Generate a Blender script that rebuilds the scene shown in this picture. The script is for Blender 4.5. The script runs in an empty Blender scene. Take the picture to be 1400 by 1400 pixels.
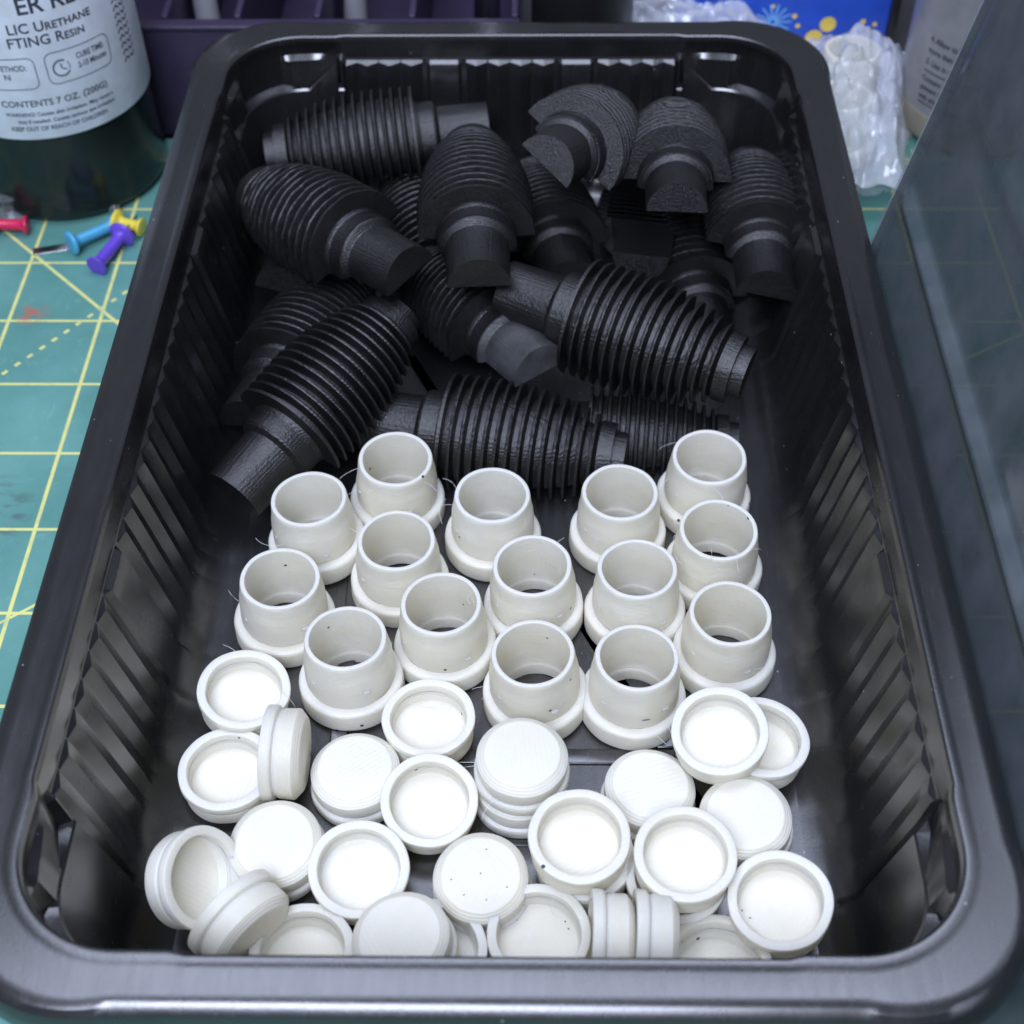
import bpy, bmesh, math, random
from mathutils import Vector, Matrix, noise
random.seed(7)
R = math.radians
S = 0.01                      # all sizes below are written in centimetres
sc = bpy.context.scene
C = sc.collection

# ------------------------------------------------------------------ camera
cam = bpy.data.cameras.new('camera'); camo = bpy.data.objects.new('camera', cam); C.objects.link(camo)
PITCH, YAW, ROLL = 0.847255, 0.023517, -0.014765
fw = Vector((-math.sin(YAW)*math.cos(PITCH), math.cos(YAW)*math.cos(PITCH), -math.sin(PITCH)))
rt = Vector((math.cos(YAW), math.sin(YAW), 0)); up = rt.cross(fw)
r2 = rt*math.cos(ROLL) + up*math.sin(ROLL); u2 = -rt*math.sin(ROLL) + up*math.cos(ROLL)
m = Matrix((r2, u2, -fw)).transposed().to_4x4(); m.translation = Vector((0, 0, 25.8*S))
camo.matrix_world = m
cam.sensor_width = 36; cam.sensor_fit = 'HORIZONTAL'; cam.lens = 36*1937.5/1400
cam.clip_start = 0.01; cam.clip_end = 20
cam.dof.use_dof = True; cam.dof.focus_distance = 0.298; cam.dof.aperture_fstop = 21
sc.camera = camo

# ------------------------------------------------------------------ light
w = bpy.data.worlds.new('World'); sc.world = w; w.use_nodes = True
bg = w.node_tree.nodes['Background']; bg.inputs[0].default_value = (0.64, 0.70, 0.84, 1); bg.inputs[1].default_value = 0.28
def area(name, loc, target, sx, sy, power, col):
    l = bpy.data.lights.new(name, 'AREA'); l.shape = 'RECTANGLE'; l.size = sx*S; l.size_y = sy*S
    l.energy = power; l.color = col
    o = bpy.data.objects.new(name, l); C.objects.link(o); o.location = Vector(loc)*S
    d = (Vector(target)-Vector(loc)).normalized(); o.rotation_euler = d.to_track_quat('-Z', 'Y').to_euler()
    return o
area('ceiling_lamp', (-4, 37, 80), (-1, 24, 0), 74, 30, 4.5, (0.74, 0.81, 1.06))
area('front_fill', (-12, -26, 71), (-1, 16, 0), 46, 30, 9.0, (0.76, 0.825, 1.06))  # added fill light without a known source, brightens the sides facing the camera
sc.view_settings.view_transform = 'Standard'; sc.view_settings.look = 'None'
sc.view_settings.exposure = -0.33; sc.view_settings.gamma = 1.0
sc.cycles.max_bounces = 10; sc.cycles.diffuse_bounces = 5; sc.cycles.transparent_max_bounces = 16
sc.cycles.use_denoising = True
sc.cycles.sample_clamp_indirect = 6

# ------------------------------------------------------------------ materials
def N(nt, t, **k):
    n = nt.nodes.new(t)
    for a, b in k.items(): setattr(n, a, b)
    return n
def L(nt, a, b): nt.links.new(a, b)
def mth(nt, op, a, b=None, c=None, clamp=False):
    n = N(nt, 'ShaderNodeMath', operation=op); n.use_clamp = clamp
    for i, v in enumerate((a, b, c)):
        if v is None: continue
        if isinstance(v, (int, float)): n.inputs[i].default_value = v
        else: L(nt, v, n.inputs[i])
    return n.outputs[0]
def mixc(nt, f, a, b):
    n = N(nt, 'ShaderNodeMix', data_type='RGBA')
    for s, v in ((n.inputs[0], f), (n.inputs[6], a), (n.inputs[7], b)):
        if isinstance(v, (int, float)): s.default_value = v
        elif isinstance(v, tuple): s.default_value = (*v, 1) if len(v) == 3 else v
        else: L(nt, v, s)
    return n.outputs[2]
def base(name):
    mt = bpy.data.materials.new(name); mt.use_nodes = True; nt = mt.node_tree
    b = nt.nodes['Principled BSDF']
    tc = N(nt, 'ShaderNodeTexCoord'); mp = N(nt, 'ShaderNodeMapping'); mp.inputs['Scale'].default_value = (100, 100, 100)
    L(nt, tc.outputs['Object'], mp.inputs[0])
    return mt, nt, b, mp.outputs[0]
def noise_t(nt, co, scale, detail=3, rough=.5):
    n = N(nt, 'ShaderNodeTexNoise'); n.inputs['Scale'].default_value = scale; n.inputs['Detail'].default_value = detail
    n.inputs['Roughness'].default_value = rough; L(nt, co, n.inputs['Vector']); return n.outputs['Fac']
def ramp(nt, f, lo, hi, a=0., b=1.):
    n = N(nt, 'ShaderNodeMapRange'); n.inputs[1].default_value = lo; n.inputs[2].default_value = hi
    n.inputs[3].default_value = a; n.inputs[4].default_value = b; L(nt, f, n.inputs[0]); return n.outputs[0]
def bump(nt, b, h, dist, strength=1.):
    n = N(nt, 'ShaderNodeBump'); n.inputs['Strength'].default_value = strength; n.inputs['Distance'].default_value = dist*S
    L(nt, h, n.inputs['Height']); L(nt, n.outputs[0], b.inputs['Normal'])
def stretch(nt, co, v):
    mp = N(nt, 'ShaderNodeMapping'); mp.inputs['Scale'].default_value = v; L(nt, co, mp.inputs[0]); return mp.outputs[0]
def randomised(nt, co, k=37.):
    oi = N(nt, 'ShaderNodeObjectInfo'); s = N(nt, 'ShaderNodeVectorMath', operation='SCALE')
    cb = N(nt, 'ShaderNodeCombineXYZ'); L(nt, oi.outputs['Random'], cb.inputs[0]); L(nt, oi.outputs['Random'], cb.inputs[1])
    L(nt, cb.outputs[0], s.inputs[0]); s.inputs['Scale'].default_value = k
    a = N(nt, 'ShaderNodeVectorMath', operation='ADD'); L(nt, co, a.inputs[0]); L(nt, s.outputs[0], a.inputs[1]); return a.outputs[0]
def specks(nt, co, scale, size, keep):
    v = N(nt, 'ShaderNodeTexVoronoi'); v.inputs['Scale'].default_value = scale; L(nt, co, v.inputs['Vector'])
    sp = N(nt, 'ShaderNodeSeparateColor'); L(nt, v.outputs['Color'], sp.inputs[0])
    a = mth(nt, 'LESS_THAN', v.outputs['Distance'], size); b = mth(nt, 'GREATER_THAN', sp.outputs[0], keep)
    return mth(nt, 'MULTIPLY', a, b)
def plain(name, col, rough=.5, metal=0, spec=.5, nscale=0, nd=.01):
    mt, nt, b, co = base(name)
    b.inputs['Roughness'].default_value = rough; b.inputs['Metallic'].default_value = metal
    b.inputs['Specular IOR Level'].default_value = spec
    n = noise_t(nt, co, 1.3, 4)
    L(nt, mixc(nt, ramp(nt, n, .3, .7), tuple(c*.88 for c in col), tuple(min(1, c*1.1) for c in col)), b.inputs['Base Color'])
    if nscale: bump(nt, b, noise_t(nt, co, nscale, 4), nd)
    return mt

def m_printed_white():
    mt, nt, b, co = base('printed white plastic')
    cr = randomised(nt, co)
    oi = N(nt, 'ShaderNodeObjectInfo')
    c = mixc(nt, oi.outputs['Random'], (.82, .785, .655), (.85, .825, .72))
    sp = specks(nt, cr, 1.9, .075, .68)
    c = mixc(nt, ramp(nt, noise_t(nt, cr, 1.1, 5, .65), .35, .7, 0, .5), c, (.77, .73, .60))
    c = mixc(nt, sp, c, (.03, .03, .035)); L(nt, c, b.inputs['Base Color'])
    b.inputs['Roughness'].default_value = .42
    b.inputs['Subsurface Weight'].default_value = .5; b.inputs['Subsurface Radius'].default_value = (.0036, .0030, .0016)
    b.inputs['Subsurface Scale'].default_value = 1.0
    wv = N(nt, 'ShaderNodeTexWave', wave_type='BANDS', bands_direction='Z'); wv.inputs['Scale'].default_value = 7.5
    wv.inputs['Distortion'].default_value = 1.2; wv.inputs['Detail'].default_value = 2; wv.inputs['Detail Scale'].default_value = .8
    L(nt, co, wv.inputs['Vector'])
    tn = N(nt, 'ShaderNodeTexCoord'); sn = N(nt, 'ShaderNodeSeparateXYZ'); L(nt, tn.outputs['Normal'], sn.inputs[0]); nz_ = mth(nt, 'GREATER_THAN', mth(nt, 'ABSOLUTE', sn.outputs[2]), .8)
    w2 = N(nt, 'ShaderNodeTexWave', wave_type='BANDS', bands_direction='DIAGONAL'); w2.inputs['Scale'].default_value = 4.5; w2.inputs['Distortion'].default_value = .6
    L(nt, stretch(nt, co, (1, 1, .05)), w2.inputs['Vector'])
    h = mth(nt, 'ADD', mth(nt, 'ADD', mth(nt, 'MULTIPLY', wv.outputs['Fac'], .38), mth(nt, 'MULTIPLY', w2.outputs['Fac'], mth(nt, 'MULTIPLY', nz_, .2))), mth(nt, 'MULTIPLY', noise_t(nt, stretch(nt, cr, (1, 1, 4)), 3.2, 5, .6), 1.0))
    bump(nt, b, h, .016, .8)
    return mt
def m_printed_black(k=1., name='printed black plastic'):
    mt, nt, b, co = base(name)
    cr = randomised(nt, co)
    n = noise_t(nt, cr, 1.6, 4)
    L(nt, mixc(nt, ramp(nt, n, .3, .7), (.005*k, .0052*k, .0054*k), (.011*k, .0114*k, .0118*k)), b.inputs['Base Color'])
    fine = noise_t(nt, stretch(nt, cr, (9, 2.2, 2.2)), 4, 5, .65)
    L(nt, ramp(nt, fine, .3, .7, .25, .43), b.inputs['Roughness'])
    b.inputs['Specular IOR Level'].default_value = .8
    lay = N(nt, 'ShaderNodeTexWave', wave_type='BANDS', bands_direction='Z'); lay.inputs['Scale'].default_value = 7; lay.inputs['Distortion'].default_value = 1.5
    lay.inputs['Detail'].default_value = 2; L(nt, co, lay.inputs['Vector'])
    h = mth(nt, 'ADD', mth(nt, 'MULTIPLY', lay.outputs['Fac'], .3), mth(nt, 'MULTIPLY', noise_t(nt, cr, 15, 4, .7), 1.6))
    bump(nt, b, h, .012, 1.)
    return mt
def m_tray():
    mt, nt, b, co = base('glossy black tray plastic')
    n = noise_t(nt, co, .5, 4)
    c = mixc(nt, ramp(nt, n, .3, .7), (.009, .0094, .0098), (.014, .0145, .015))
    sp = mth(nt, 'ADD', specks(nt, co, 2.6, .05, .78), specks(nt, stretch(nt, co, (1, .6, 1)), 7.5, .06, .93), clamp=True)
    c = mixc(nt, mth(nt, 'MULTIPLY', sp, .6), c, (.55, .56, .6)); L(nt, c, b.inputs['Base Color'])
    sm = noise_t(nt, stretch(nt, co, (6, 1.0, .5)), 1.1, 5, .62)
    L(nt, ramp(nt, sm, .3, .72, .23, .29), b.inputs['Roughness'])
    b.inputs['IOR'].default_value = 1.62; b.inputs['Specular IOR Level'].default_value = .95
    h = mth(nt, 'ADD', noise_t(nt, stretch(nt, co, (9, 9, .8)), 2.2, 3), mth(nt, 'MULTIPLY', noise_t(nt, co, .9, 2), 2.5))
    bump(nt, b, h, .004, .35)
    return mt
def m_mat():
    mt, nt, b, co = base('green cutting mat vinyl')
    sp = N(nt, 'ShaderNodeSeparateXYZ'); L(nt, co, sp.inputs[0]); X, Y = sp.outputs[0], sp.outputs[1]
    def grid(v, off, pitch, hw):
        t = mth(nt, 'DIVIDE', mth(nt, 'SUBTRACT', v, off), pitch)
        f = mth(nt, 'ABSOLUTE', mth(nt, 'SUBTRACT', mth(nt, 'FRACT', mth(nt, 'ADD', t, .5)), .5))
        return ramp(nt, f, hw/pitch*1.3, hw/pitch*.8)
    gx, gy = grid(X, -12.04, 2.54, .045), grid(Y, 19.643, 2.54, .04)
    inside = mth(nt, 'MULTIPLY', mth(nt, 'LESS_THAN', Y, 37.50), mth(nt, 'LESS_THAN', X, 40))
    g = mth(nt, 'MAXIMUM', gx, gy)
    def dline(px, py, ang, hw, dash=0):
        c_, s_ = math.cos(R(ang)), math.sin(R(ang))
        d = mth(nt, 'ADD', mth(nt, 'MULTIPLY', mth(nt, 'SUBTRACT', X, px), -s_), mth(nt, 'MULTIPLY', mth(nt, 'SUBTRACT', Y, py), c_))
        o = ramp(nt, mth(nt, 'ABSOLUTE', d), hw*1.3, hw*.8)
        if dash:
            t = mth(nt, 'ADD', mth(nt, 'MULTIPLY', mth(nt, 'SUBTRACT', X, px), c_), mth(nt, 'MULTIPLY', mth(nt, 'SUBTRACT', Y, py), s_))
            o = mth(nt, 'MULTIPLY', o, mth(nt, 'LESS_THAN', mth(nt, 'FRACT', mth(nt, 'DIVIDE', t, dash)), .42))
        return o
    for a in MATLINES: g = mth(nt, 'MAXIMUM', g, dline(*a))
    g = mth(nt, 'MULTIPLY', g, mth(nt, 'LESS_THAN', Y, 37.45))
    # ruler ticks along the far border
    tk = mth(nt, 'MULTIPLY', grid(X, -12.04, .3175, .03), mth(nt, 'MULTIPLY', mth(nt, 'GREATER_THAN', Y, 37.42), mth(nt, 'LESS_THAN', Y, 37.95)))
    g = mth(nt, 'MAXIMUM', g, tk)
    wear = ramp(nt, noise_t(nt, co, 2.2, 5, .7), .28, .5, .55, 1)
    g = mth(nt, 'MULTIPLY', g, wear)
    n = noise_t(nt, co, .33, 5, .6); n2 = noise_t(nt, co, 2.4, 6, .7)
    c = mixc(nt, ramp(nt, n, .32, .68), (.095, .275, .235), (.15, .37, .32))
    c = mixc(nt, ramp(nt, n2, .58, .78, 0, .30), c, (.42, .62, .62))
    # scratches and stains
    sc1 = ramp(nt, noise_t(nt, stretch(nt, co, (3, .35, 1)), 2.0, 3, .7), .66, .70, 0, .3)
    c = mixc(nt, sc1, c, (.35, .52, .5))
    v = N(nt, 'ShaderNodeVectorMath', operation='DISTANCE'); L(nt, co, v.inputs[0]); v.inputs[1].default_value = (-14.0, 30.1, 0)
    st = mth(nt, 'MULTIPLY', ramp(nt, v.outputs['Value'], .55, .1), ramp(nt, noise_t(nt, co, 3, 3), .4, .6), clamp=True)
    v2 = N(nt, 'ShaderNodeVectorMath', operation='DISTANCE'); L(nt, stretch(nt, co, (1, .8, 1)), v2.inputs[0]); v2.inputs[1].default_value = (-13.2, 18.1, 0)
    st2 = mth(nt, 'MULTIPLY', ramp(nt, v2.outputs['Value'], 1.3, .5), ramp(nt, noise_t(nt, stretch(nt, co, (1, 2.5, 1)), 1.4, 4), .5, .62, 0, .55), clamp=True)
    c = mixc(nt, st2, c, (.09, .08, .08))
    c = mixc(nt, specks(nt, co, 1.6, .05, .8), c, (.03, .05, .06))
    c = mixc(nt, g, c, (.80, .78, .26))
    c = mixc(nt, mth(nt, 'MULTIPLY', st, .8), c, (.55, .12, .06))
    L(nt, c, b.inputs['Base Color']); b.inputs['Roughness'].default_value = .55
    bump(nt, b, noise_t(nt, co, 14, 3), .01, .5)
    return mt
def m_clear(name, tint, haze, hcol, rough, ior_gloss=.9, wrinkle=0):
    mt, nt, b, co = base(name); nt.nodes.remove(b)
    out = [n for n in nt.nodes if n.type == 'OUTPUT_MATERIAL'][0]
    t = N(nt, 'ShaderNodeBsdfTransparent'); t.inputs[0].default_value = (*tint, 1)
    d = N(nt, 'ShaderNodeBsdfDiffuse'); d.inputs[0].default_value = (*hcol, 1)
    g = N(nt, 'ShaderNodeBsdfGlossy'); g.inputs['Roughness'].default_value = rough; g.inputs[0].default_value = (ior_gloss,)*3+(1,)
    f = N(nt, 'ShaderNodeLayerWeight'); f.inputs[0].default_value = .5
    fr = mth(nt, 'ADD', mth(nt, 'MULTIPLY', mth(nt, 'POWER', f.outputs['Facing'], 4.0), .85), .045, clamp=True)
    m1 = N(nt, 'ShaderNodeMixShader'); m2 = N(nt, 'ShaderNodeMixShader')
    hz = ramp(nt, noise_t(nt, co, .8, 4), .3, .7, haze*.6, haze*1.3); L(nt, hz, m1.inputs[0])
    L(nt, t.outputs[0], m1.inputs[1]); L(nt, d.outputs[0], m1.inputs[2])
    L(nt, fr, m2.inputs[0]); L(nt, m1.outputs[0], m2.inputs[1]); L(nt, g.outputs[0], m2.inputs[2])
    L(nt, m2.outputs[0], out.inputs[0])
    bn = N(nt, 'ShaderNodeBump'); bn.inputs['Distance'].default_value = .01*S*(1+wrinkle*4); bn.inputs['Strength'].default_value = .4
    L(nt, noise_t(nt, co, 2.5 if wrinkle else 1.2, 3), bn.inputs['Height'])
    L(nt, bn.outputs[0], g.inputs['Normal']); L(nt, bn.outputs[0], f.inputs['Normal'])
    return mt
MATLINES = [(-14.9, 33.05, -44.7, .045), (-12.6, 19.05, 37.0, .035), (-12.2, 14.6, 30.0, .035), (-13.7, 28.3, 52.0, .05, .42)]
M = dict(lit=m_printed_black(7.5, 'black plastic with painted light'), white=m_printed_white(), black=m_printed_black(), tray=m_tray(), mat=m_mat(),  # first entry is a brightened black plastic, painted light for one plug stem
    hair=plain('white plastic string', (.8, .8, .8), .3),
    desk=plain('dark desk', (.05, .05, .055), .5, nscale=3),
    label=plain('white label paper', (.74, .78, .84), .42, nscale=2, nd=.01),
    ink=plain('label ink', (.05, .055, .08), .5),
    darkglass=plain('dark resin in bottle', (.008, .012, .011), .12, spec=.6),
    bottlebase=plain('smoky bottle plastic', (.012, .018, .016), .2, spec=.4),
    purple=plain('purple printed plastic', (.040, .028, .062), .45, nscale=8, nd=.02),
    pinpurple=plain('purple pin plastic', (.16, .075, .62), .28), pinblue=plain('blue pin plastic', (.09, .42, .66), .28),
    pinred=plain('red pin plastic', (.72, .02, .10), .25), pinyellow=plain('yellow pin plastic', (.85, .70, .08), .3),
    steel=plain('steel', (.62, .63, .66), .22, metal=1), grey=plain('grey brush handle', (.25, .25, .27), .3),
    card=plain('white card', (.78, .79, .82), .6), blue=plain('blue printed card', (.018, .085, .52), .35),
    yellowink=plain('yellow print', (.85, .62, .10), .4), skyink=plain('light blue print', (.22, .55, .85), .4),
    smoke=plain('grey translucent bottle', (.30, .29, .30), .25), tan=plain('tan residue in bottle', (.33, .29, .22), .4),
    rubber=plain('black rubber', (.012, .012, .013), .35),
    lid=m_clear('clear lid plastic', (.24, .27, .29), .80, (.115, .135, .148), .14),
    bag=m_clear('clear bag film', (.97, .98, .99), .36, (.86, .90, .97), .12, wrinkle=1),
    clearpin=m_clear('clear pin plastic', (.75, .78, .8), .25, (.5, .52, .55), .08))

# ------------------------------------------------------------------ mesh helpers
def link(name, me, mat, parent=None):
    o = bpy.data.objects.new(name, me); C.objects.link(o)
    if mat is not None and not me.materials: me.materials.append(mat)
    if parent: o.parent = parent
    return o
def mesh(name, verts, faces, sharp=28, flat=False):
    me = bpy.data.meshes.new(name); me.from_pydata([tuple(Vector(v)*S) for v in verts], [], faces)
    bm = bmesh.new(); bm.from_mesh(me)
    bmesh.ops.recalc_face_normals(bm, faces=bm.faces) if sharp >= 0 else None
    for f in bm.faces: f.smooth = not flat
    for e in bm.edges:
        if len(e.link_faces) == 2 and e.calc_face_angle(0) > R(abs(sharp)): e.smooth = False
    bm.to_mesh(me); bm.free(); return me
def tag(o, label=None, cat=None, group=None, kind=None):
    for k, v in (('label', label), ('category', cat), ('group', group), ('kind', kind)):
        if v: o[k] = v
    return o
def thing(name, label, cat, loc=(0, 0, 0), group=None):
    o = bpy.data.objects.new(name, None); C.objects.link(o); o.location = Vector(loc)*S; o.empty_display_size = .005
    return tag(o, label, cat, group)
def rounded(prof, r=.02):
    out = [prof[0]]
    for i in range(1, len(prof)-1):
        a, b, c = (Vector(prof[j]) for j in (i-1, i, i+1))
        d1, d2 = a-b, c-b; l1, l2 = d1.length, d2.length
        if l1 < 1e-6 or l2 < 1e-6: out.append(tuple(b)); continue
        k = min(r, l1*.4, l2*.4)
        p, q = b+d1/l1*k, b+d2/l2*k
        out += [tuple(p), tuple((p+q)/2*.5+b*.5), tuple(q)]
    out.append(prof[-1]); return out
def lathe(name, prof, n=64, jit=0., seed=0, closed=False, sharp=40):
    """revolve (r, z) pairs about z; jit roughens the surface a little"""
    V, F, rows = [], [], []
    for (r, z) in prof:
        if r < 1e-5: rows.append([len(V)]); V.append((0, 0, z)); continue
        row = []
        for i in range(n):
            a = 2*math.pi*i/n; rr = r
            if jit: rr += jit*noise.noise(Vector((math.cos(a)*r*2.2+seed, math.sin(a)*r*2.2, z*3)))
            row.append(len(V)); V.append((rr*math.cos(a), rr*math.sin(a), z))
        rows.append(row)
    pairs = list(zip(rows, rows[1:])) + ([(rows[-1], rows[0])] if closed else [])
    for A, B in pairs:
        for i in range(n):
            j = (i+1) % n
            if len(A) == 1 and len(B) == 1: continue
            if len(A) == 1: F.append((A[0], B[i], B[j]))
            elif len(B) == 1: F.append((A[i], B[0], A[j]))
            else: F.append((A[i], B[i], B[j], A[j]))
    return mesh(name, V, F, sharp)
def box(x0, x1, y0, y1, z0, z1, bev=0.):
    bm = bmesh.new(); bmesh.ops.create_cube(bm, size=1)
    for v in bm.verts: v.co = Vector(((x0+x1)/2+v.co.x*(x1-x0), (y0+y1)/2+v.co.y*(y1-y0), (z0+z1)/2+v.co.z*(z1-z0)))*S
    if bev: bmesh.ops.bevel(bm, geom=bm.edges[:], offset=bev*S, segments=3, affect='EDGES', profile=.5)
    for f in bm.faces: f.smooth = True
    for e in bm.edges:
        if len(e.link_faces) == 2 and e.calc_face_angle(0) > R(50): e.smooth = False
    me = bpy.data.meshes.new('box'); bm.to_mesh(me); bm.free(); return me
def tube(pts, rad, n=6, name='tube'):
    V, F = [], []
    pts = [Vector(p) for p in pts]
    for i, p in enumerate(pts):
        t = (pts[min(i+1, len(pts)-1)]-pts[max(i-1, 0)]).normalized()
        a = t.orthogonal().normalized(); b = t.cross(a)
        rr = rad[i] if isinstance(rad, (list, tuple)) else rad
        for k in range(n):
            an = 2*math.pi*k/n; V.append(p+(a*math.cos(an)+b*math.sin(an))*rr)
    for i in range(len(pts)-1):
        for k in range(n):
            F.append((i*n+k, i*n+(k+1) % n, (i+1)*n+(k+1) % n, (i+1)*n+k))
    F.append(tuple(range(n))[::-1]); F.append(tuple((len(pts)-1)*n+k for k in range(n)))
    return mesh(name, V, F, 60)
def orient(o, loc, zdir, spin=0.):
    z = Vector(zdir).normalized(); q = z.to_track_quat('Z', 'Y')
    o.rotation_mode = 'QUATERNION'; o.rotation_quaternion = q @ Matrix.Rotation(spin, 3, 'Z').to_quaternion()
    o.location = Vector(loc)*S

# ------------------------------------------------------------------ surface
desk = link('desk', box(-45, 50, -15, 90, -3.2, -.2), M['desk']); tag(desk, kind='structure')
mat = link('cutting_mat', box(-36, 42, -6, 38.6, -.2, 0, .04), M['mat']); tag(mat, 'green self healing cutting mat with wear-faded yellow grid lines under the tray', 'cutting mat')

# ------------------------------------------------------------------ the tray
CX, CY, HW, HL, RC = -.72, 22.88, 7.78, 13.52, 2.0
AC = .24
def side_feats(short):
    f = []                                    # (centre, half width, kind) kind r rib, l long, b bar
    if short:
        for d in (.31, .95): f += [(d, .3, 'r'), (-d, .3, 'r')]
        for d in (1.88,): f += [(d, .5, 'l'), (-d, .5, 'l')]
        for d in (2.8, 3.43, 4.06, 4.66): f += [(d, .3, 'r'), (-d, .3, 'r')]
        f += [(5.38, .56, 'b'), (-5.38, .56, 'b')]
    else:
        f += [(.0+s*(.5+.95), .3, 'r') for s in ()]
        f += [(s*(.95+.65*k-.62), .31, 'r') for s in (1, -1) for k in range(0, 7) if abs(.33+.65*k) < 4.5]
        f += [(5.25, .6, 'l'), (-5.25, .6, 'l')]
        f += [(s*(6.24+.65*k), .31, 'r') for s in (1, -1) for k in range(7)]
        f += [(11.05, .6, 'b'), (-11.05, .6, 'b')]
    return sorted(f)
def side_samples(half, short):
    """(coordinate, amplitude, bar weight) along a straight side from -half to half"""
    pts = {-half: (AC, 1, AC), half: (AC, 1, AC)}
    for c, hw_, k in side_feats(short):
        if abs(c)+hw_ > half+.3: continue
        if k == 'r': P = [(c-hw_, 0, 0, 0), (c, .21 if short else .105, 0, 0), (c+hw_, 0, 0, 0)]
        elif k == 'l': P = [(c-hw_, 0, 0, 0), (c-hw_+.1, .12, 0, 0), (c+hw_-.1, .12, 0, 0), (c+hw_, 0, 0, 0)]
        else:
            e = 1 if c > 0 else -1; c_ = abs(c)
            P = [(e*(c_-hw_-.12), 0, 0, 0), (e*(c_-hw_-.04), AC, 1, AC), (e*(c_-hw_), AC, 1, AC), (e*(c_-hw_+.1), AC, 1, 0), (e*(c_+hw_-.1), AC, 1, 0), (e*(c_+hw_), AC, 1, AC)]
        for a, *v in P:
            if -half < a < half: pts[round(a, 4)] = tuple(v)
    xs = sorted(pts); out = []
    for i, x in enumerate(xs):
        out.append((x, *pts[x]))
        if i < len(xs)-1:
            g = xs[i+1]-x; n = max(1, int(g/.16))
            for k in range(1, n):
                t = k/n; a, b = pts[x], pts[xs[i+1]]
                out.append((x+g*t, *[p_+(q_-p_)*t for p_, q_ in zip(a, b)]))
    return out
PATH = []      # (base point on the inner lip, inward normal, amplitude, bar weight, corner weight)
def build_path():
    hx, hy = HW-RC, HL-RC
    sides = [((0, -HL), (1, 0), (0, 1), hx, True), ((HW, 0), (0, 1), (-1, 0), hy, False),
             ((0, HL), (-1, 0), (0, -1), hx, True), ((-HW, 0), (0, -1), (1, 0), hy, False)]
    for i, (p, d, nrm, half, short) in enumerate(sides):
        for s, a, b, u_ in side_samples(half, short):
            cw = max(0, min(1, (abs(s)-(half-1.1))/.25))
            PATH.append((Vector((CX+p[0]+d[0]*s, CY+p[1]+d[1]*s)), Vector(nrm), a, b, cw, u_, 0))
        cx = (hx, hx, -hx, -hx)[i]; cy = (-hy, hy, hy, -hy)[i]
        a0 = -math.pi/2 + i*math.pi/2
        for k in range(1, 24):
            an = a0+math.pi/2*k/24; dd = Vector((math.cos(an), math.sin(an)))
            t = k/24
            am = max(0, min(1, (t-.16)/.08, (.84-t)/.08))
            PATH.append((Vector((CX+cx, CY+cy))+dd*RC, -dd, AC, 1, 1, AC*(1-am), math.sin(math.pi*t)))
build_path()
def row(off, z, amp=0., zfun=None, corner=0., upper=0., diag=0.):
    out = []
    for p, nr, a, b, cw, u_, dg in PATH:
        o = off+amp*a+corner*cw+upper*u_-diag*dg
        zz = zfun(a, b) if zfun else z
        q = p+nr*o; out.append((q.x, q.y, zz))
    return out
def sheet(name, rows, cap=None, thick=None, sharp=22):
    n = len(PATH); V = [v for r in rows for v in r]; F = []
    for i in range(len(rows)-1):
        for k in range(n):
            j = (k+1) % n; F.append((i*n+k, i*n+j, (i+1)*n+j, (i+1)*n+k))
    if cap: F.append(tuple((len(rows)-1)*n+k for k in range(n)))
    return mesh(name, V, F, -sharp)
ZL, ZB = 4.12, 3.42
zl = lambda a, b: ZL+(ZB-ZL)*b
tray = thing('food_tray', 'black ribbed plastic tray holding the white and black printed pieces', 'tray', (CX, CY, 0))
def tp(name, me):
    o = link(name, me, M['tray']); o.parent = tray; o.matrix_parent_inverse = Matrix.Translation(tray.location).inverted(); return o
DG = .30
rim_rows = [row(-.95, 4.02, diag=DG), row(-1.0, 4.04, diag=DG), row(-1.01, 4.1, diag=DG), row(-1.0, 4.38, diag=DG), row(-.985, 4.52, diag=DG), row(-.92, 4.67, diag=DG), row(-.82, 4.755, diag=DG), row(-.70, 4.795, diag=DG), row(-.58, 4.80, diag=DG),
            row(-.24, 4.80), row(-.17, 4.812, corner=.02), row(-.10, 4.83, corner=.05), row(-.04, 4.825, corner=.06), row(0, 4.80, corner=.07), row(.02, 4.74, corner=.07), row(.035, 4.66, corner=.06)]
tp('rim', sheet('rim', rim_rows))
wall_rows = [row(.035, 4.66, corner=.06), row(.05, 4.5, corner=.02), row(.07, 4.3)]
wall_rows += [row(.08, 0, 0, lambda a, b: 4.18, upper=.6), row(.09, 0, 0, lambda a, b: zl(a, b)+.04, upper=1.), row(.10, 0, 0, zl, upper=1.), row(.115, 0, .9, lambda a, b: zl(a, b)-.07), row(.13, 0, 1., lambda a, b: zl(a, b)-.12)]
for t in (.15, .35, .6, .8, 1.):
    zt = 1.25
    wall_rows.append(row(.13+.55*t, 0, 1.-.25*t, lambda a, b, t=t: (zl(a, b)-.12)*(1-t)+zt*t))
for a in (15, 30, 45, 60, 75, 90):
    wall_rows.append(row(.68+1.0*(1-math.cos(R(a))), 1.25-1.0*math.sin(R(a)), .75*max(0, 1-a/85)))
tp('wall', sheet('wall', wall_rows, sharp=18))
floor_rows = [row(1.68, .25), row(1.9, .245), row(2.2, .25)]
fl = tp('floor', sheet('floor', floor_rows, cap=True))
for (x0, x1, y0, y1) in [(-4.30, 2.95, 15.55, 15.93), (-4.30, -3.92, 15.95, 22.0), (2.57, 2.95, 15.95, 22.0)]:
    tp('floor_rib', box(x0, x1, y0, y1, .2, .31, .045))
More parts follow.
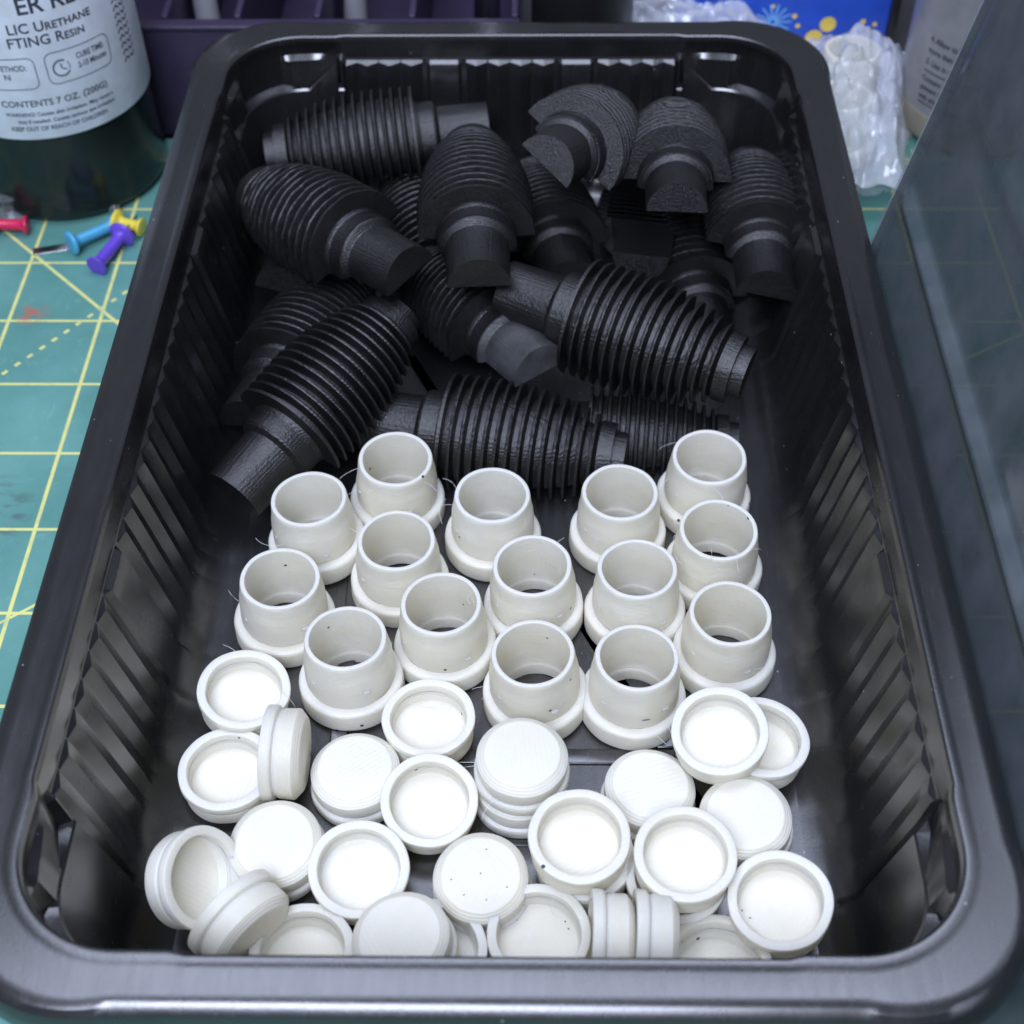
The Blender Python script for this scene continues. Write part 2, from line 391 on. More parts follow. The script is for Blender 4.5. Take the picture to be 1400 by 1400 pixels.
for (x, y, a, b) in [(-.62, 14.05, .22, .05), (-.3, 13.72, .3, .05), (.05, 13.9, .12, .12), (-.9, 13.75, .08, .2)]:
    tp('moulding_mark', box(x-a, x+a, y-b, y+b, .2, .285, .02))
dent = tp('scratch', box(8.02-1.02, 8.02-.93, 13.05, 13.32, 4.79, 4.806, .003)) if False else None

# ------------------------------------------------------------------ white sleeves
G1 = 'white printed sleeves standing in the tray'
collar_p = rounded([(.735, 0), (1.09, 0), (1.125, .06), (1.12, .53), (1.08, .60), (.92, .63)], .03)
sleeve_p = rounded([(.735, .0), (.735, .34), (.76, .42), (.765, .6), (.755, 1.2), (.755, 2.03), (.85, 2.03), (.868, 1.93), (.895, 1.66), (.925, 1.45), (.95, 1.2), (.955, .74), (.93, .66), (.92, .60)], .022)
collar_m = [lathe('collar', collar_p, 72, .016, k*3.1) for k in range(3)]
sleeve_m = [lathe('sleeve', sleeve_p, 72, .014, 9+k*3.1) for k in range(3)]
blob_m = lathe('blob', [(0, -.03), (.05, -.02), (.065, 0), (.05, .03), (0, .045)], 10, .02, 1)
def hair(parent, seed, centre, r, h=(0, 2.1), wild=.3):
    rnd = random.Random(seed); a = rnd.uniform(0, 6.28)
    p = Vector((math.cos(a)*r, math.sin(a)*r, rnd.uniform(*h))); d = Vector((math.cos(a+rnd.uniform(-.8, .8)), math.sin(a+rnd.uniform(-.8, .8)), rnd.uniform(-.5, .8))).normalized()
    pts = [p]; st = rnd.uniform(.035, .08)
    ax = Vector((rnd.uniform(-1, 1), rnd.uniform(-1, 1), rnd.uniform(-1, 1))).normalized(); cv = rnd.uniform(.05, .35)
    for k in range(rnd.randint(7, 12)):
        d = (Matrix.Rotation(cv*rnd.uniform(.5, 1.5), 3, ax) @ d); pts.append(pts[-1]+d*st)
    me = tube(pts, .0042, 4, 'plastic_string'); o = link('plastic_string', me, M['hair'], parent)
    return o
CUPS = [
 ((-3.27, 22.54), 'white sleeve standing farthest back on the left, against the ribbed black plug'),
 ((-5.05, 21.20), 'white sleeve beside the dark stem of a black plug, behind the leftmost sleeve'),
 ((-0.96, 21.37), 'white sleeve alone in front of the black plug lying sideways, near the middle'),
 ((1.95, 21.49), 'white sleeve in the back row right of centre, before the narrow end of a plug'),
 ((4.03, 22.63), 'white sleeve standing farthest back on the right, nearest the right black plugs'),
 ((-3.05, 20.07), 'white sleeve directly in front of the farthest back left sleeve'),
 ((4.08, 20.45), 'white sleeve with frayed rim, between the farthest back right and the front right one'),
 ((-5.54, 18.93), 'white sleeve closest to the left wall of the tray'),
 ((0.00, 19.34), 'white sleeve in the middle of the group, behind the centre front one'),
 ((2.25, 19.18), 'white sleeve right of the middle one, directly behind the right front sleeve'),
 ((-1.93, 18.25), 'white sleeve left of centre with a fine loop of string on its inner wall'),
 ((-3.91, 17.29), 'frontmost white sleeve on the left, touching the cap that stands on edge'),
 ((4.13, 18.05), 'frontmost white sleeve beside the right wall, behind two overlapping caps'),
 ((0.05, 17.00), 'front centre white sleeve right behind the stacked closed cap'),
 ((2.10, 16.87), 'front white sleeve right of centre with a small dark notch in its side'),
]
for i, ((x, y), lab) in enumerate(CUPS):
    t = thing('sleeve', lab, 'sleeve', (x, y+.12, .26), G1); t.scale = (1, 1, .885)
    rnd = random.Random(i*5+1)
    t.rotation_euler = (R(rnd.uniform(-2.4, 2.4)), R(rnd.uniform(-2.4, 2.4)), rnd.uniform(0, 6.28))
    link('collar', collar_m[i % 3], M['white'], t); link('barrel', sleeve_m[(i+1) % 3], M['white'], t)
    for k, (az, zz, s) in enumerate([(-62+rnd.uniform(-12, 12), 1.02+rnd.uniform(-.1, .2), 1.), (-150+rnd.uniform(-15, 15), 1.25, .7)]):
        a = R(az)-t.rotation_euler.z
        b = link('seam_blob', blob_m, M['white'], t); b.location = Vector((math.cos(a)*.94, math.sin(a)*.94, zz))*S
        b.rotation_euler = (0, R(70), a); b.scale = (s*.8, s*1.5, s)
    for k in range(rnd.randint(2, 4)): hair(t, i*17+k, None, rnd.choice((.80, 1.08, .74)), (.4, 2.0))

    if i == 10:                                     # fine loop of string on the far inner wall
        lp = [Vector((.60+.07*math.cos(a_*.6), .42+.05*math.sin(a_*.6)-.02*a_*.3, 1.62+.08*math.sin(a_*.6))) for a_ in range(11)]
        rz = Matrix.Rotation(-t.rotation_euler.z, 3, 'Z'); link('string_loop', tube([rz @ p_ for p_ in lp], .006, 5), M['hair'], t)
    if i == 6:
        for k in range(7): hair(t, 400+k, None, .82, (1.9, 2.08))
    if i == 14:
        rz = -t.rotation_euler.z-R(78); nt_ = link('notch', lathe('notch', [(0, -.01), (.05, -.005), (.06, .006), (0, .012)], 12), M['grey'], t)
        nt_.location = Vector((math.cos(rz)*.955, math.sin(rz)*.955, 1.02))*S; nt_.rotation_euler = (0, R(90), rz); nt_.scale = (.45, 1.6, 1)
# ------------------------------------------------------------------ white caps
G2 = 'white printed caps scattered in the front of the tray'
flange_p = rounded([(.76, .53), (.885, .53), (.95, .57), (.965, .62), (.965, .77), (.95, .785), (.80, .785), (.785, .77), (.775, .6)], .02)
capbody_p = rounded([(0, 0), (.72, 0), (.745, .01), (.895, .135), (.91, .16), (.905, .45), (.875, .50), (.875, .56), (.80, .56), (.775, .6), (.76, .32), (.74, .30), (0, .295)], .018)
flange_m = [lathe('flange', flange_p, 72, .014, k*2.3) for k in range(3)]
capbody_m = [lathe('cap_body', capbody_p, 72, .012, 5+k*2.3) for k in range(3)]
fleck_m = lathe('fleck', [(0, -.008), (.022, -.004), (.028, .004), (.012, .014), (0, .016)], 8, .012, 3)
# (name key, point, 'u' open side up / 'd' closed side up / 's' on edge, axis direction, label); point = centre of the plane on top (u, d) or of the piece (s)
CAPS = [
 ('u', (-6.05, 16.75, 1.25), (.10, -.04, 1), 'open white cap leaning on the left wall, rearmost of the caps'),
 ('u', (-6.19, 14.95, 1.06), (.02, .0, 1), 'open white cap by the left wall, left of the cap that stands on edge'),
 ('d', (-3.60, 15.00, 1.05), (-.02, .02, 1), 'closed white cap lying face up just right of the cap that stands on edge'),
 ('u', (-2.17, 16.20, 1.06), (.0, .03, 1), 'open white cap with stringy threads across its recess, in front of the left centre sleeve'),
 ('u', (-2.04, 14.18, 1.20), (.05, -.17, 1), 'open white cap tipped forward, left of the stacked closed cap'),
 ('u', (-3.31, 12.72, 1.16), (.06, -.14, 1), 'open white cap in the left front, between two closed caps'),
 ('u', (.87, 13.06, 1.86), (.0, -.05, 1), 'open white cap raised on another one, in the middle right of the pile'),
 ('u', (.98, 13.10, 1.06), (.0, .0, 1), 'white cap mostly hidden under the raised open cap in the middle'),
 ('u', (2.83, 12.71, 1.86), (.0, -.05, 1), 'open white cap raised on another one, right of two caps standing on edge'),
 ('u', (2.72, 12.66, 1.06), (.0, .0, 1), 'white cap mostly hidden under the raised open cap near the right'),
 ('u', (4.54, 11.95, 1.55), (-.10, -.08, 1), 'open white cap with a black fleck on its rim, frontmost beside the right wall'),
 ('u', (3.70, 15.43, 1.80), (-.10, -.14, 1), 'open white cap overlapping another one in front of the right front sleeve'),
 ('u', (4.66, 15.70, 1.17), (.08, .02, 1), 'open white cap half covered, nearest the right wall'),
 ('d', (-.22, 14.87, 1.82), (.02, -.01, 1), 'closed white cap stacked on another cap in front of the centre sleeve'),
 ('d', (-.27, 14.80, 1.05), (.0, .0, 1), 'white cap under the stacked closed cap, only its rim showing'),
 ('d', (2.34, 14.65, 1.05), (.04, .02, 1), 'closed white cap with flat face, left of the two overlapping open caps'),
 ('d', (4.13, 13.89, 1.25), (-.06, -.04, 1), 'closed white cap at the right, shaded by the two overlapping open caps'),
 ('d', (-4.98, 13.26, 1.20), (.0, -.10, 1), 'closed white cap in the left front, behind the leaning ribbed edge of another'),
 ('d', (-.99, 12.56, 1.25), (-.02, -.08, 1), 'closed white cap with many black specks on its face'),
 ('u', (-4.24, 11.14, 1.06), (.0, .10, 1), 'open white cap cut off by the front rim, right of the cap leaning on edge'),
 ('d', (-2.41, 11.14, 1.72), (-.14, .02, 1), 'closed white cap tilted on top of another at the front rim'),
 ('u', (-1.80, 11.20, 1.06), (.04, .0, 1), 'open white cap under the tilted closed cap at the front rim'),
 ('u', (.11, 11.48, 1.10), (.0, -.04, 1), 'open white cap at the middle of the front rim with three black flecks inside'),
 ('u', (3.35, 10.98, 1.20), (-.03, .22, 1), 'open white cap tilted back, cut off by the front rim at the right'),
 ('s', (-4.98, 15.20, 1.22), (-1, .03, .02), 'white cap standing on edge beside the left front sleeve'),
 ('s', (-6.45, 12.45, 1.20), (.80, -.22, .58), 'white cap tilted against the left wall showing its hollow side'),
 ('s', (-5.35, 11.55, 1.22), (-.72, .66, .10), 'white cap standing askew on edge in the left front corner'),
 ('s', (1.42, 11.20, 1.24), (-1, .03, .05), 'left one of two white caps standing on edge at the front rim'),
 ('s', (2.20, 11.20, 1.24), (-1, .05, .05), 'right one of two white caps standing on edge at the front rim'),
]
for i, (kind, p, ax, lab) in enumerate(CAPS):
    rnd = random.Random(100+i); p = Vector(p); z = Vector(ax).normalized()
    if kind == 'u': loc = p-z*.785
    elif kind == 'd': loc = p; z = -z
    else: loc = p-z*.39
    t = thing('cap', lab, 'cap', (0, 0, 0), G2); orient(t, loc, z, rnd.uniform(0, 6.28))
    link('flange', flange_m[i % 3], M['white'], t); link('cap_body', capbody_m[(i+1) % 3], M['white'], t)
    for k in range(rnd.randint(0, 2)): hair(t, 900+i*7+k, None, .93, (.1, .75))
    FL = {10: [(-.70, -.1, .55), (-.55, -.15, .3)], 18: [(.1, .5, 0), (-.55, -.1, 0), (.5, -.25, 0), (.0, .02, 0), (.12, -.5, 0), (-.3, -.4, 0)], 22: [(-.42, .45, .3), (.5, .42, .3), (.56, .28, .3)]}.get(i, [])
    inv = t.rotation_quaternion.inverted()
    for (fx, fy, fz) in FL:
        q_ = inv @ Vector((fx, fy, 0)); q_.z = 0; q_ = q_.normalized()*math.hypot(fx, fy)
        f_ = link('fleck', fleck_m, M['rubber'], t); f_.location = Vector((q_.x, q_.y, fz))*S; f_.rotation_euler = (0, 0, fx*9); f_.scale = (.8, .45, .6)
    if i == 3:
        for k in range(4):
            q0 = inv @ Vector((-.55+k*.06, .25+.12*k, 0)); q1 = inv @ Vector((.5-k*.05, .5-.08*k, 0))
            pts_ = [Vector((q0.x+(q1.x-q0.x)*u_, q0.y+(q1.y-q0.y)*u_, .52+.08*math.sin(u_*3.1+k))) for u_ in [n_/9 for n_ in range(10)]]
            link('plastic_string', tube(pts_, .004, 4), M['hair'], t)

# ------------------------------------------------------------------ black plugs
G3 = 'black half round plugs piled in the rear of the tray'
def half_lathe(name, prof, n=36, jit=.012, seed=0.):
    """half-round solid along +x with its flat side facing -z; prof = (x, r)"""
    V, F = [], []
    for (x, r) in prof:
        for k in range(n+1):
            a = math.pi*k/n
            nz = noise.noise(Vector((x*3.1+seed, math.cos(a)*r*2.5, math.sin(a)*r*2.5)))+.6*noise.noise(Vector((x*8+seed, math.cos(a)*r*8, math.sin(a)*r*8)))
            rr = r+jit*nz
            V.append((x, rr*math.cos(a), rr*math.sin(a)))
    m_ = n+1
    for i in range(len(prof)-1):
        for k in range(n): F.append((i*m_+k, (i+1)*m_+k, (i+1)*m_+k+1, i*m_+k+1))
        F.append((i*m_, i*m_+n, (i+1)*m_+n, (i+1)*m_))
    F.append(tuple(range(m_))[::-1]); F.append(tuple((len(prof)-1)*m_+k for k in range(m_)))
    return mesh(name, V, F, 35)
NF, X0, PIT = 14, 2.12, .272
def fin_r(k):
    t = k/(NF-1); return 1.45+.06*math.sin(t*3.1)-.45*t**2.8
def make_meshes(seed, depth=.32, jit=.012):
    stem = half_lathe('stem', rounded([(0, .76), (1.42, .79), (1.5, .93), (1.56, .95)], .02), seed=seed)
    col = half_lathe('collar', rounded([(1.56, .97), (1.95, .97), (2.0, 1.0), (2.08, 1.02)], .02), seed=seed+1)
    core = half_lathe('core', [(2.08, 1.45-depth)]+[(X0+PIT*k, fin_r(k)-depth+.02) for k in range(NF)]+[(X0+PIT*(NF-.5), .86)], seed=seed+2)
    fins = []
    for k in range(NF):
        r = fin_r(k); x = X0+PIT*k
        if k == 0: p = [(x-.05, r-depth), (x-.045, r), (x+.035, r), (x+.06, r-depth)]
        else: p = [(x-.085, r-depth), (x-.036, r-.015), (x, r), (x+.036, r-.015), (x+.085, r-depth)]
        fins.append(half_lathe('fin', p, 48, jit, seed+3+k))
    ec = half_lathe('end_collar', rounded([(X0+PIT*(NF-.5), .86), (X0+PIT*(NF-.5)+.34, .84)], .02), seed=seed+4)
    nub = half_lathe('end_nub', rounded([(X0+PIT*(NF-.5)+.34, .66), (X0+PIT*(NF-.5)+.64, .64)], .02), seed=seed+5)
    return stem, col, core, fins, ec, nub
PM = [make_meshes(3.3), make_meshes(21.7), make_meshes(40.1, .19, .030)]
PLUGS = [
 ((-1.31, 34.56, 3.0), (-7.69, 33.81, 2.6), (0, .3, -1), 'black ribbed plug lying crosswise along the rear wall at the left'),
 ((-2.99, 26.93, 3.9), (-7.62, 31.68, 2.95), (.45, -.1, -1), 'black rough surfaced plug on top at the left, stem pointing to the front right'),
 ((-1.33, 26.43, 4.0), (-1.72, 33.06, 3.55), (0, 0, -1), 'black ribbed plug in the middle with its stem pointing straight to the front'),
 ((.22, 29.3, 5.4), (2.25, 35.05, 2.85), (-.75, -.2, -.9), 'black plug standing steeply, showing its round flange and half disc stem end'),
 ((3.54, 29.08, 4.2), (3.92, 35.48, 2.65), (0, 0, -1), 'black rough plug on top at the right rear, stem end facing forward'),
 ((5.82, 27.76, 2.6), (6.07, 34.34, 1.95), (-.2, 0, -1), 'black ribbed plug lying along the right wall of the tray'),
 ((.95, 29.5, 1.5), (-.1, 35.4, .6), (0, 0, -1), 'black plug buried under the middle ones with only its stem showing'),
 ((2.82, 30.03, 2.1), (3.65, 35.6, 1.0), (0, -.1, 1), 'black plug under the right rear one, flat side of its stem facing up'),
 ((-.72, 27.63, 2.9), (5.26, 24.81, 2.6), (.25, .65, -.75), 'large black ribbed plug lying diagonally on top, narrow end to the right wall'),
 ((-7.05, 22.15, 1.2), (-3.3, 27.35, 2.5), (.2, .6, -.8), 'large black ribbed plug leaning at the left, right behind the left sleeves'),
 ((-7.0, 24.4, 1.3), (-4.9, 30.6, .8), (.2, -.1, -1), 'black ribbed plug at the left wall, behind the large leaning one'),
 ((.18, 25.45, 2.1), (-3.2, 31.0, 1.0), (.15, 0, -1), 'black plug with a pale stem, its light painted in, sticking out below the large diagonal one'),
 ((-4.20, 25.00, .95), (2.38, 23.70, .85), (0, .45, -.9), 'black ribbed plug lying crosswise right behind the back row of sleeves'),
 ((-.4, 25.2, .38), (5.2, 24.7, .38), (0, 0, -1), 'black ribbed plug lying flat on the floor behind the back right sleeve'),
 ((-6.55, 28.61, 2.0), (-5.6, 35.1, 1.0), (-.2, 0, -1), 'black plug hidden below the left one with a rounded stem end showing'),
 ((4.6, 28.2, .42), (4.05, 34.6, .42), (0, 0, -1), 'black ribbed plug on the tray floor added to cover the glare in the gap between the two right ones'),  # added plug, hides the lamp glare on the bare floor here
 ((-1.79, 28.6, .9), (-3.9, 34.9, 1.2), (0, 0, -1), 'black ribbed plug deep in the pile between the left and middle ones'),
]
for i, (a, b, fl_, lab) in enumerate(PLUGS):
    a, b = Vector(a), Vector(b); x = (b-a).normalized(); f = Vector(fl_); z = -(f-x*f.dot(x)).normalized(); y = z.cross(x)
    t = thing('plug', lab, 'plug', (0, 0, 0), G3)
    mw = Matrix((x, y, z)).transposed().to_4x4(); mw.translation = a*S; t.matrix_world = mw
    k_ = (b-a).length/6.6; w_ = {9: 1.04, 13: 1.0}.get(i, 1); t.scale = (k_, k_*w_, k_*w_)
    if i in (6, 7, 10, 11, 14, 15): t.scale = (1, 1, 1)
    st, cl, co, fins, ec, nb = PM[2 if i in (1, 4) else i % 2]
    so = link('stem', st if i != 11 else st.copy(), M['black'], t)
    if i == 11: so.data.materials[0] = M['lit']; so['label'] = 'pale stem, its light painted in'  # pale tone paints in the light that falls on this stem
    link('collar', cl, M['black'], t); link('barrel', co, M['black'], t)
    link('end_collar', ec, M['black'], t); link('end_nub', nb, M['black'], t)
    for fm in fins: link('fin', fm, M['black'], t)

# ------------------------------------------------------------------ clear lid standing at the right
def lid_mesh():
    V, F = [], []; ny, nz = 150, 110; y1, y0 = 27.9, -.9; H = 17.6; r = 1.2
    def q(u, v):         # u along y, v up the panel; signed distance to the rounded outline
        cx, cy = (y1-y0)/2, H/2; dx = abs(u-cx)-(cx-r); dy = abs(v-cy)-(cy-r)
        return r-(Vector((max(dx, 0), max(dy, 0))).length+min(max(dx, dy), 0))
    sm = lambda a, b, t: (lambda k: k*k*(3-2*k))(max(0, min(1, (t-a)/(b-a))))
    ids = {}
    W_ = y1-y0
    for i in range(ny+1):
        for j in range(nz+1):
            s, t = i/ny*2-1, j/nz*2-1                       # map the square onto the rounded rectangle
            u, v = W_/2*(1+s), H/2*(1+t)
            cx = W_/2-r; cy = H/2-r; du, dv = u-W_/2, v-H/2
            if abs(du) > cx and abs(dv) > cy:
                ex, ey = abs(du)-cx, abs(dv)-cy; m_ = max(ex, ey); l = math.hypot(ex, ey)
                k = m_/l if l > 0 else 0; du = math.copysign(cx+ex*k, du); dv = math.copysign(cy+ey*k, dv); u, v = du+W_/2, dv+H/2
            d = q(u, v)
            off = .05*sm(0, .15, d)-.05*sm(.35, .5, d)
            x = 0.
            # two stiffening folds that run along the panel, and the domed middle
            zz = v*math.cos(.19)
            x -= .30*math.exp(-((v-6.15)/.17)**2)*sm(.2, 1.2, W_-u)+.05*math.exp(-((v-9.4)/.3)**2)*sm(.8, 3.0, W_-u)
            yb = y0+u
            V.append((7.42+off+x*.8+v*math.sin(.19), yb, .02+zz))
    for i in range(ny):
        for j in range(nz):
            a = i*(nz+1)+j; F.append((a, a+1, a+nz+2, a+nz+1))
    return mesh('panel', V, F, -60)
lid = thing('clear_lid', 'smoky clear plastic lid standing upright along the right side of the tray', 'lid', (7.4, 13, 0))
lo = link('panel', lid_mesh(), M['lid']); lo.parent = lid; lo.matrix_parent_inverse = Matrix.Translation(lid.location).inverted()
ep = []
for k in range(0, 41): ep.append((7.42+k/40*17.2*math.sin(.19)+(.44 if k/40*17.2 > 6.2 else 0)*0, 27.93, .05+k/40*17.2*math.cos(.19)))
eo = link('edge_bead', tube(ep, .035, 8), M['clearpin']); eo.parent = lid; eo.matrix_parent_inverse = Matrix.Translation(lid.location).inverted()

# ------------------------------------------------------------------ resin bottle with its label
BX, BY, BR = -14.3, 37.0, 2.9
bot = thing('resin_bottle', 'resin bottle with pale printed label and dark lower part behind the push pins', 'bottle', (BX, BY, 0))
link('bottle_body', lathe('bottle_body', rounded([(0, .02), (2.7, .02), (2.93, .25), (2.84, .8), (2.80, 2.9), (2.80, 9.6), (2.5, 10.3), (1.2, 11), (0, 11)], .1), 96), M['bottlebase'], bot)
link('label', lathe('label', rounded([(2.79, 2.93), (2.9, 2.95), (2.9, 9.4), (2.79, 9.42)], .03), 128), M['label'], bot)
def bend_text(body, size, a_end, z, R_, parent, cx, cy, mat_, align='RIGHT', caps=False, name='lettering', width=1., tilt=0., track=1.0):
    cu = bpy.data.curves.new('t', 'FONT'); cu.body = body; cu.size = size; cu.align_x = align; cu.space_character = track
    cu.resolution_u = 3; cu.offset = size*.018
    if caps:
        cu.small_caps_scale = .74
        for i, ch in enumerate(body): cu.body_format[i].use_small_caps = True
    o = bpy.data.objects.new('t', cu); C.objects.link(o); bpy.context.view_layer.update()
    me = bpy.data.meshes.new_from_object(o.evaluated_get(bpy.context.evaluated_depsgraph_get()))
    bpy.data.objects.remove(o); bpy.data.curves.remove(cu)
    bm = bmesh.new(); bm.from_mesh(me)
    for _ in range(2):
        es = [e for e in bm.edges if e.calc_length() > .12]
        if es: bmesh.ops.subdivide_edges(bm, edges=es, cuts=1)
    for v in bm.verts:
        a = R(a_end)+v.co.x*width/R_; z_ = z+v.co.y+tilt*v.co.x
        v.co = Vector((R_*math.cos(a), R_*math.sin(a), z_))*S
    bm.to_mesh(me); bm.free()
    return link(name, me, mat_, parent)
def bend_poly(pts, a_c, z_c, R_, parent, mat_, wdt=.025, name='printed_line', closed=True):
    V, F = [], []; n = len(pts)
    for i in range(n):
        p = Vector(pts[i]); pr = Vector(pts[i-1] if (i or closed) else pts[i]); nx = Vector(pts[(i+1) % n] if (i < n-1 or closed) else pts[i])
        t = (nx-pr).normalized(); nn = Vector((-t.y, t.x))*wdt
        for s in (-1, 1):
            q = p+nn*s; a = R(a_c)+q.x/R_; V.append((R_*math.cos(a), R_*math.sin(a), z_c+q.y))
    for i in range(n if closed else n-1):
        j = (i+1) % n; F.append((2*i, 2*i+1, 2*j+1, 2*j))
    return link(name, mesh(name, V, F, -60), mat_, parent)
def rrect(w_, h_, r_):
    P = []
    for cx, cy, a0 in ((w_-r_, h_-r_, 0), (-w_+r_, h_-r_, 90), (-w_+r_, -h_+r_, 180), (w_-r_, -h_+r_, 270)):
        for k in range(7): a = R(a0+15*k); P.append((cx+r_*math.cos(a), cy+r_*math.sin(a)))
    out = []
    for i, p in enumerate(P):
        q = P[(i+1) % len(P)]; n = max(1, int((Vector(q)-Vector(p)).length/.12))
        out += [tuple(Vector(p).lerp(Vector(q), k/n)) for k in range(n)]
    return out
TR = BR+.008
K = M['ink']
bend_text('ER RE', .66, -44, 6.70, TR, bot, BX, BY, K, caps=False)
bend_text('LIC Urethane', .40, -37.7, 6.17, TR, bot, BX, BY, K, caps=True, track=1.03)
bend_text('FTING Resin', .40, -43.3, 5.78, TR, bot, BX, BY, K, caps=True, track=1.03)
bend_poly(rrect(.96, .46, .2), -50, 5.03, TR, bot, K, .012)
bend_poly(rrect(.96, .46, .2), -93.5, 5.0, TR, bot, K, .012)
bend_poly([(.23*math.cos(R(a)), .23*math.sin(R(a))) for a in range(60, 331, 10)], -61, 5.0, TR, bot, K, .022, 'clock_ring', False)
for a in (350, 10, 30): bend_poly([(.20*math.cos(R(a)), .20*math.sin(R(a))), (.25*math.cos(R(a)), .25*math.sin(R(a)))], -61, 5.0, TR, bot, K, .018, 'clock_mark', False)
bend_poly([(0, .14), (0, 0), (.13, -.07)], -61, 5.0, TR, bot, K, .018, 'clock_hand', False)
bend_text('CURE TIME:', .24, -34.5, 5.13, TR, bot, BX, BY, K, width=.72)
bend_text('2-10 Minutes', .24, -34.0, 4.86, TR, bot, BX, BY, K, width=.72)
bend_text('ETHOD:', .24, -79, 5.10, TR, bot, BX, BY, K, width=.8)
bend_text('N', .24, -88.5, 4.84, TR, bot, BX, BY, K)
bend_text('CONTENTS 7 OZ. (200G)', .27, -38, 4.0, TR, bot, BX, BY, K, track=1.02, width=1.0)
bend_text('WARNING! Causes skin irritation. May cause a', .17, -36, 3.70, TR, bot, BX, BY, K, width=.95)
bend_text('tice if needed. Causes serious eye irritation', .17, -36, 3.48, TR, bot, BX, BY, K, width=.95)
bend_text('KEEP OUT OF REACH OF CHILDREN', .19, -42, 3.24, TR, bot, BX, BY, K, width=.9)
for k in range(13):
    z = 4.3+k*.22
    bend_poly([(-.13, 0), (0, .1), (.13, 0)], -19-.3*k*0, z, TR, bot, K, .028, 'printed_chevron', False)
    bend_poly([(-.13, .09), (0, -.02), (.13, .09)], -13, z, TR, bot, K, .028, 'printed_chevron', False)

# ------------------------------------------------------------------ push pins
def pin(label, a, b, mat_, needle=None, scale=1., name='push_pin', cat='push pin'):
    """a = centre of the wide disc, b = centre of the small disc"""
    a, b = Vector(a), Vector(b); t = thing(name, label, cat, (0, 0, 0), 'push pins lying on the mat'); h = (b-a).length
    orient(t, a, b-a)
    p = rounded([(0, 0), (.30, 0), (.36, .04), (.36, .12), (.20, .20), (.155, .30), (.165, h-.22), (.21, h-.12), (.27, h-.08), (.28, h), (0, h)], .03)
    link('handle', lathe('handle', [(r*scale, z) for r, z in p], 40), mat_, t)
    if needle:
        link('needle', tube([(0, 0, -needle), (0, 0, -needle+.15), (0, 0, .02)], [.005, .04, .045], 8), M['steel'], t)
    return t
pin('purple push pin lying on the mat beside the tray rim', (-11.98, 33.25, .37), (-12.50, 31.80, .29), M['pinpurple'], .9, 1.12)
pin('blue push pin lying sideways behind the purple one', (-13.45, 32.75, .36), (-12.35, 33.75, .30), M['pinblue'], None)
pin('yellow push pin half hidden behind the purple one', (-12.35, 33.85, .36), (-11.50, 33.60, .30), M['pinyellow'], None)
pin('red push pin cut off by the left edge of the picture', (-16.0, 33.70, .36), (-14.90, 33.72, .30), M['pinred'], None)
cp = thing('push_pin', 'clear push pin standing beside the red one', 'push pin', (-15.6, 34.5, 0), 'push pins lying on the mat')
link('handle', lathe('handle', rounded([(0, 0), (.55, 0), (.6, .1), (.58, .22), (.25, .35), (.2, .6), (.3, .68), (.3, .78), (0, .8)], .04), 40), M['clearpin'], cp)
scr = thing('screw', 'small steel screw lying between the bottle and the push pins', 'screw', (0, 0, 0)); orient(scr, (-12.75, 35.2, .2), (.35, -1, 0))
link('shank', tube([(0, 0, 0), (0, 0, 1.2)], .10, 12), M['steel'], scr)
for k in range(9): link('thread', lathe('thread', [(.09, -.035), (.155, 0), (.09, .035)], 16), M['steel'], scr).location = (0, 0, (.14+k*.12)*S)
link('head', lathe('head', rounded([(0, -.14), (.2, -.14), (.23, -.05), (.11, .03), (0, .03)], .03), 20), M['steel'], scr)
bl = thing('blade_strip', 'thin silver strip lying flat on the mat left of the blue push pin', 'blade', (-14.0, 32.95, 0))
bm_ = link('blade', box(-.62, .55, -.16, .16, .02, .05, .01), M['steel'], bl); bl.rotation_euler = (0, 0, R(14))

# ------------------------------------------------------------------ purple organizer behind the tray
org = thing('organizer', 'purple printed tool organizer with open compartments behind the tray', 'organizer', (-7, 41, 0))
def op(name, me, m_='purple', par=org):
    o = link(name, me, M[m_]); o.parent = par; o.matrix_parent_inverse = Matrix.Translation(par.location).inverted(); return o
op('front_wall', box(-16.5, -.45, 38.75, 39.05, .0, 3.65, .05))
op('top_ledge', box(-16.5, -.45, 38.66, 39.14, 3.65, 3.82, .06))
op('back_wall', box(-16.5, -.45, 47.2, 47.5, 0, 6.5, .05))
op('base_plate', box(-16.5, -.45, 39.06, 47.19, 0, .25))
for x in (-16.35, -11.15, -8.95, -6.55, -3.7, -.62): op('divider', box(x-.1, x+.1, 39.15, 47.18, .26, 3.9, .05))
def rod(name, label, cat, a, b, rad, m_, grp=None):
    t = thing(name, label, cat, (0, 0, 0), grp); a, b = Vector(a), Vector(b); orient(t, a, b-a); h = (b-a).length
    link('handle', lathe('handle', rounded([(0, 0), (rad*.8, 0), (rad, h*.1), (rad*.75, h*.7), (0, h*.72)], .06), 24), M[m_], t)
    link('ferrule', lathe('ferrule', rounded([(0, h*.70), (rad*.8, h*.70), (rad*.72, h), (0, h)], .04), 24), M['steel'], t)
rod('brush', 'grey handled brush leaning in the left compartment of the organizer', 'brush', (-10.3, 41, .5), (-10.9, 43.5, 8.5), .42, 'grey')
rod('brush', 'grey handled tool standing in the middle compartment of the organizer', 'brush', (-5.9, 42, .5), (-5.5, 43.8, 8.5), .40, 'grey')
rod('brush', 'silver tool standing in the right compartment of the organizer', 'brush', (-1.6, 42, .5), (-1.4, 43.2, 8.5), .45, 'steel')
jar = thing('jar', 'round black jar standing directly behind the tray rim', 'jar', (1.45, 40.9, 0))
